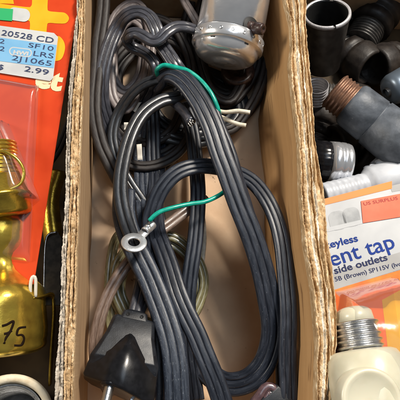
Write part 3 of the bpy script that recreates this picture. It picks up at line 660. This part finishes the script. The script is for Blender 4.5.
prof2 = [(y_*kk, r_) for y_, r_ in [(-2,0),(-2,1.9),(0,2.15),(3,2.36),(6,2.42),(10,2.38),(13,2.44),(22,2.46),(45,2.40),(52,2.42),(56,2.36),(62,2.22),(68,1.9),(74,1.5),(80,1.2),(86,1.06),(92,1.02),(97,1.10),(103,1.34),(110,1.48),(127,1.5),(134,1.4),(135,0)]]
so_sh = MB().lathe(B0, axs2, prof2, 96, mod=lambda a, h: 1+.022*nz(math.cos(a)*2.2, math.sin(a)*2.2, h*.9, 3)).build('shell', M['brass'], bs)
from mathutils.bvhtree import BVHTree
bvh = BVHTree.FromPolygons([v.co+wloc(so_sh) for v in so_sh.data.vertices], [list(p.vertices) for p in so_sh.data.polygons])
hw = MB()
for stroke in ([(2,326),(7,324.5),(13.5,321.5),(10.5,331),(6,338),(4,344)], [(4,334),(8,333),(12,330.5)], [(26,327),(19,328.5),(17,335),(22,335),(24,339),(21.5,345),(14,345.5)]):
    raw_ = []
    for x, y in stroke:
        d = (C2W @ Vector((x-200, y-200, F))).normalized(); h_ = bvh.ray_cast(cam_pos, d)
        raw_.append((h_[0]+h_[1]*(-.055 if h_[1].dot(d) < 0 else .055), 0))
    hw.sweep(raw_, circ(.085,12), raw=True, step=.05)
hw.build('marker_number', M['marker'], so_sh)
# grey metal bracket and small white clip
br = thing('metal_bracket', at(50,280,FZ), 'grey metal plate with a rounded corner against the left box wall', 'bracket')
a_ = Sheet(at(50,260,4.0), Vector((1,.15,.1)), Vector((0,1,-.1)))
a_.patch([(43,305),(44,245),(46,236),(51,232),(58,232),(62,240),(62,305)], 0, 'plate', mat('brown_grey_metal', (.06,.052,.042), .5, .5, col2=(.10,.085,.065)), br, th=.12)
MB().sweep([(43.5,305,4.15),(44.2,262,4.15),(45.5,242,4.15),(49,234,4.15),(57,232,4.15)], circ(.06,8)).build('edge', M['steel'], br)
MB().sweep([(30,300,6.0),(30.5,284,6.2),(32.5,277,6.25),(35.5,279,6.2),(35.5,297,6.0)], circ(.09,10)).build('clip', mat('white_clip', (.62,.58,.5), .4), br)
MB().sweep([(30,300,5.9),(42,297,5.4),(52,296,4.8),(54,312,4.6),(52,345,4.3),(50,385,4.0)], [(-.05,-.3),(-.05,.3),(.05,.3),(.05,-.3)]).build('arm', M['brass_dark'], br)
# round ceramic socket at the lower left
rc = at(7, 421, 5.2)
rg = thing('ceramic_socket', at(8,408,FZ), 'round cream socket with grey metal threads in the lower left corner', 'lamp socket')
axr = Vector((.05,.18,1)).normalized()
MB().lathe(rc-axr*4, axr, [(0,2.0),(3.4,2.1),(3.8,2.28),(4.0,2.26),(4.08,2.15),(4.05,1.95),(3.9,1.85),(1,1.8)], 64).build('rim', M['ceramic'], rg)
MB().lathe(rc-axr*4, axr, [(1+.05*k, 1.62+.07*math.sin(k*1.1)) for k in range(56)]+[(3.8,1.78)], 64).build('thread', M['steel'], rg)
MB().lathe(rc-axr*4, axr, [(1.2,1.7),(1.3,0)], 32).build('base', M['pewter'], rg)
# low clutter in the left box: dull gold strips
tag(MB().sweep([(58,170,1.5),(50,200,1.6),(54,240,1.5),(60,290,1.4)], [(-.6,-.04),(-.6,.04),(.6,.04),(.6,-.04)]).build('brass_strip', M['brass_dark']), 'dull gold metal strip lying deep between card and box wall', 'metal strip')
tag(MB().sweep([(70,120,1.0),(58,150,1.3),(40,175,1.6),(30,200,1.6)], lobes(2,.14,.24)).build('thin_cord', M['dim']), 'dark cord deep in the left box beside the orange card', 'cord')
# ------------------------------------------------------------------ RIGHT BOX
# grey open tube with bright broken lip
tb = thing('metal_sleeve', at(325,60,FZ), 'dull grey open metal sleeve with a bright notched lip', 'sleeve')
T0 = at(327,13,6.6); T1 = at(321,74,1.6); axt = (T1-T0).normalized()
MB().lathe(T0, axt, [(.08,1.400),(0,1.478),(.1,1.568),(.3,1.523),(4.5,1.288),(4.5,.9)], 48).build('tube', M['pewter'], tb)
MB().lathe(T0, axt, [(3.6,1.176),(.3,1.344),(.08,1.400)], 48).build('dark_inside', M['black'], tb)  # black surface stands in for the shade inside the sleeve
refv = Vector((1,0,0))
MB().lathe(T0-axt*.02, axt, [(.0,1.389),(-.06,1.456),(-.02,1.568),(.16,1.602),(.2,1.546)], 48, ref=refv, a0=math.radians(-60), a1=math.radians(80)).lathe(T0-axt*.02, axt, [(.0,1.389),(-.06,1.456),(-.02,1.568),(.16,1.602),(.2,1.546)], 48, ref=refv, a0=math.radians(86), a1=math.radians(292)).build('lip', M['zinc'], tb)
# threads below it
MB().lathe(at(317,85,4.0), axt, [(k*.05, .78+.05*math.sin(k*1.2)) for k in range(30)], 36).build('thread', M['zinc'], tb)
# dark adapter with copper screw base
ad = thing('screw_adapter', at(365,125,FZ), 'slate grey screw-in adapter with dull copper thread lying on its side', 'adapter')
D0 = at(333,90,5.4); D1 = at(410,150,5.6); axd = (D1-D0).normalized()
MB().lathe(D0, axd, [(h*1.1, r_*1.1) for h, r_ in [(0,0),(0,.7),(.02,.98)]+[(.1+.04*k, 1.12+.05*math.sin(k*.95)) for k in range(30)]], 56).build('copper_thread', M['copper'], ad)
MB().lathe(D0, axd, [(h*1.1, r_*1.1) for h, r_ in [(1.22,1.0),(1.25,1.22),(1.4,1.34),(1.6,1.38),(3.0,1.42),(3.04,1.36),(3.12,1.36),(3.16,1.46),(5.2,1.56),(5.6,1.5),(5.7,1.3),(5.2,1.25)]], 56).build('body', M['slate'], ad)
MB().lathe(D0, axd, [(h*1.1, r_*1.1) for h, r_ in [(5.4,1.3),(5.41,0)]], 40).build('end_face', M['copper'], ad)
# chrome capped socket beside the wall
ch = thing('threaded_socket', at(335,160,FZ), 'silver threaded socket with ribbed black collar against the right box wall', 'lamp socket')
C0 = at(311,160,4.3); C1 = at(358,165,4.5); axc = (C1-C0).normalized()
MB().lathe(C0, axc, [(0,1.0),(.05,1.25),(.9,1.3),(1.15,1.25),(1.2,1.1)], 60, mod=lambda a,h:1+.03*math.cos(a*22)).build('collar', M['plug'], ch)
MB().lathe(C0, axc, [(1.1,1.15),(1.12,1.34),(1.7,1.36),(1.78,1.30),(1.86,1.36),(2.1,1.35),(2.18,1.28),(2.26,1.32),(2.45,1.26),(2.55,1.1),(2.5,.95),(2.1,.9)], 60).build('thread', M['chrome'], ch)
# second plain chrome end, further right
sk = thing('metal_socket', at(398,95,FZ), 'smooth blue-grey metal socket end at the right edge', 'lamp socket')
MB().lathe(at(388,92,4.6), (at(430,70,4.8)-at(388,92,4.6)).normalized(), [(0,0),(0,.7),(.2,1.0),(.5,1.1),(3,1.2)], 40).build('body', mat('blue_grey_metal', (.16,.20,.25), .35, .6), sk)
MB().lathe(at(388,92,4.6), (at(430,70,4.8)-at(388,92,4.6)).normalized(), [(-.2,.3),(0,.35)], 24).build('contact', M['pewter'], sk)
# white threaded lampholder under the card
wh = thing('white_lampholder', at(340,190,FZ), 'white plastic threaded tube lying behind the white card', 'lamp holder')
W0 = at(322,196,4.8); W1 = at(420,172,5.0); axw = (W1-W0).normalized()
MB().lathe(W0, axw, [(0,.0),(0,.6)]+[(.05+.05*k, .80+.014*math.sin(k*.75)) for k in range(60)]+[(3.2,1.0),(3.4,1.15),(6,1.2)], 44).build('tube', M['whiteplastic'], wh)
tag(lump('crumpled_bag', 392, 172, 4.6, 1.7, .9, .8, M['whiteplastic'], None, 9, .4), 'crumpled white bag above the coral price sticker', 'bag')
# the white package
pk = thing('blister_pack', at(370,280,4), 'white package card with blue keyless tap lettering and coral price sticker', 'package')
K0 = at(323,204,6.6); K1 = at(420,180,6.8); K2 = at(345,420,6.2)
KS = Sheet(K0, K1-K0, K0-K2)
KS.patch([(318,206),(420,180.5),(440,430),(330,430)], 0, 'card', M['white'], pk, th=.06)
KS.patch([(317,207),(392,188.5),(392,181),(316,201)], .02, 'orange_stripe', M['orange2'], pk, th=.02)
KS.patch([(390,186),(420,179),(420,187),(392,192)], .015, 'grey_corner', M['greyband'], pk, th=.01)
gk = [KS.patch(rrect(cx,cy,8.5,9.5,6,-12), .012, 'printed_bulb', M['knobgrey'], pk, th=.004) for cx, cy in ((337.5,220.5),(351.5,217))]
KS.patch([(326,228),(362,219.5),(363,223.5),(327,232)], .016, 'white_edge', M['white'], pk, th=.004)
st2 = KS.patch([(361,201),(420,190),(424,213),(363,223)], .05, 'coral_sticker', M['redsticker'], pk, th=.02)
KS.text('US SURPLUS', (364,205.5), (398,199.5), .20, .06, M['redink'], st2)
KS.text('keyless', (325.5,249), (358.5,241), .42, .02, M['blueink'], pk, bold=.02)
KS.patch([(322,276),(420,246),(424,263),(326,292)], .008, 'grey_band', M['greyband'], pk, th=.004)
KS.text('current tap', (268,280.5), (397,248), .92, .02, M['blueink'], pk, bold=.005) if False else KS.text('ent tap', (332,266.5), (396,247.5), .92, .02, M['blueink'], pk, bold=.008)
KS.text('side outlets', (335,274), (388,260), .40, .02, M['navy'], pk, bold=.02)
KS.text('15B (Brown) SP115V (Ivory', (333,282), (408,264), .25, .02, M['navy'], pk, bold=.008)
KS.patch([(324,293),(424,262),(440,430),(332,430)], .008, 'orange_print', M['orange3'], pk, th=.004)
KS.patch([(382,300),(440,268),(446,430),(400,430),(388,350)], .014, 'yellow_print', M['yellow'], pk, th=.004)
# ivory tap inside the blister
tp = thing('current_tap', at(365,370,6.4), 'ivory plastic current tap with silver screw base inside the clear blister', 'adapter')
Q0 = at(352,308,7.6); Q1 = at(372,400,8.0); axq = (Q1-Q0).normalized()
MB().lathe(Q0, axq, [(-.05,0),(-.05,.4),(0,.62),(.1,.82),(.25,.95),(.75,1.0),(.8,.95)], 48).build('tip', M['ivory'], tp)
MB().lathe(Q0, axq, [(.75+.04*k, 1.12+.07*math.sin(k*.85)) for k in range(38)], 56).build('screw_base', M['steel'], tp)
bd = MB().lathe(Q0, axq, [(2.15,1.1),(2.2,1.5),(2.3,1.72),(2.6,1.9),(3.2,2.05),(3.8,2.1),(5.2,2.1),(5.9,2.0),(6.2,1.2)], 64)
body = bd.build('body', M['ivory'], tp)
fo = at(372,400,10.05); fn = (cam_pos-fo).normalized()*.3+Vector((0,0,1)); fn.normalize()
MB().lathe(fo-fn*.35, fn, [(-.5,1.5),(.3,1.42),(.38,1.34),(.38,1.18),(.28,1.08),(.26,0)], 56).build('outlet', M['ivory'], body)
bubble(KS, [(334,292),(392,277),(412,425),(322,425)], 3.5, pk, rnd=.36, n=50, shape=lambda u_, v_: .72+.4*v_)
# dark round sockets deep in the right box, last five added as dark filler
OS = mat('dusty_brown_bakelite', (.010,.007,.006), .5, col2=(.03,.024,.02), nscale=1.5, nlo=.35, nhi=.7, bump=.2, bscale=6)
def old_socket(px, py, z, r, L, d, m, label):
    o = thing('old_socket', at(px, py, FZ), label, 'lamp socket', 'dark sockets deep in the right box')
    a = at(px, py, z); d = Vector(d).normalized()
    MB().lathe(a-d*L/2, d, [(L*.36,r*.8),(L*.38,r),(L*.55,r),(L*.56,r*.93),(L*.62,r*.93),(L*.63,r*1.06),(L*.70,r*1.08),(L*.95,r),(L,r*.95),(L,r*.78),(L*.8,r*.72),(L*.8,0)], 44, mod=lambda a_, h: 1+.012*math.cos(a_*18)).build('body', m, o)
    MB().lathe(a-d*L/2, d, [(0,0),(0,r*.5),(.06,r*.62)]+[(.1+.04*k, r*(.74+.045*math.sin(k*1.0))) for k in range(int(L*.36/.04))], 40).build('screw_shell', M['pewter'], o)
    MB().lathe(a-d*(L/2+.14), d, [(0,0),(0,r*.25),(.16,r*.3)], 24).build('contact', M['steel'], o)
old_socket(372,22,1.8,1.7,4.5,(.5,.8,.1), OS, 'dark socket on its side near the top right corner')
old_socket(352,56,1.2,1.5,4.0,(.5,-.8,.4), OS, 'dark socket in shadow between grey sleeve and copper thread')
old_socket(390,62,1.5,1.5,4.0,(-1,-.5,.3), OS, 'dark socket above the blue-grey metal end')
old_socket(345,-12,2.5,1.8,4.0,(.2,-1,.35), OS, 'dark socket at the top edge behind the grey sleeve')
old_socket(352,140,1.6,1.3,4.0,(-1,-.3,.3), OS, 'added dark socket filling the space under the slate grey adapter')
old_socket(318,128,1.4,1.1,3.4,(.3,.9,.3), OS, 'added dark socket filling the gap between the box wall and the silver threaded socket')
old_socket(378,165,1.6,1.4,3.6,(-.8,.4,.2), OS, 'added dark socket filling the space under the crumpled white bag')
old_socket(396,118,1.5,1.4,3.8,(.7,.7,.1), OS, 'added dark socket filling the right edge under the blue-grey metal end')
old_socket(344,98,1.0,1.2,3.4,(.9,-.2,.1), OS, 'added dark socket filling the space beneath the dull copper thread')
# dark bulb-like knob below the chrome socket in the middle box
old = thing('black_socket', at(236,92,FZ), 'glossy black bakelite socket in shadow below the silver lamp socket', 'lamp socket')
MB().lathe(at(238,84,1.2), Vector((-.2,.2,1)), [(0,1.1),(1.0,1.1),(1.05,1.2),(1.4,1.2),(1.5,1.0),(1.5,.6),(1.2,.55),(1.15,0)], 40).build('body', M['switch'], old)
MB().lathe(at(238,84,2.35), Vector((-.2,.2,1)), [(0,.2),(.35,.18),(.36,0)], 20).build('contact', M['pewter'], old)
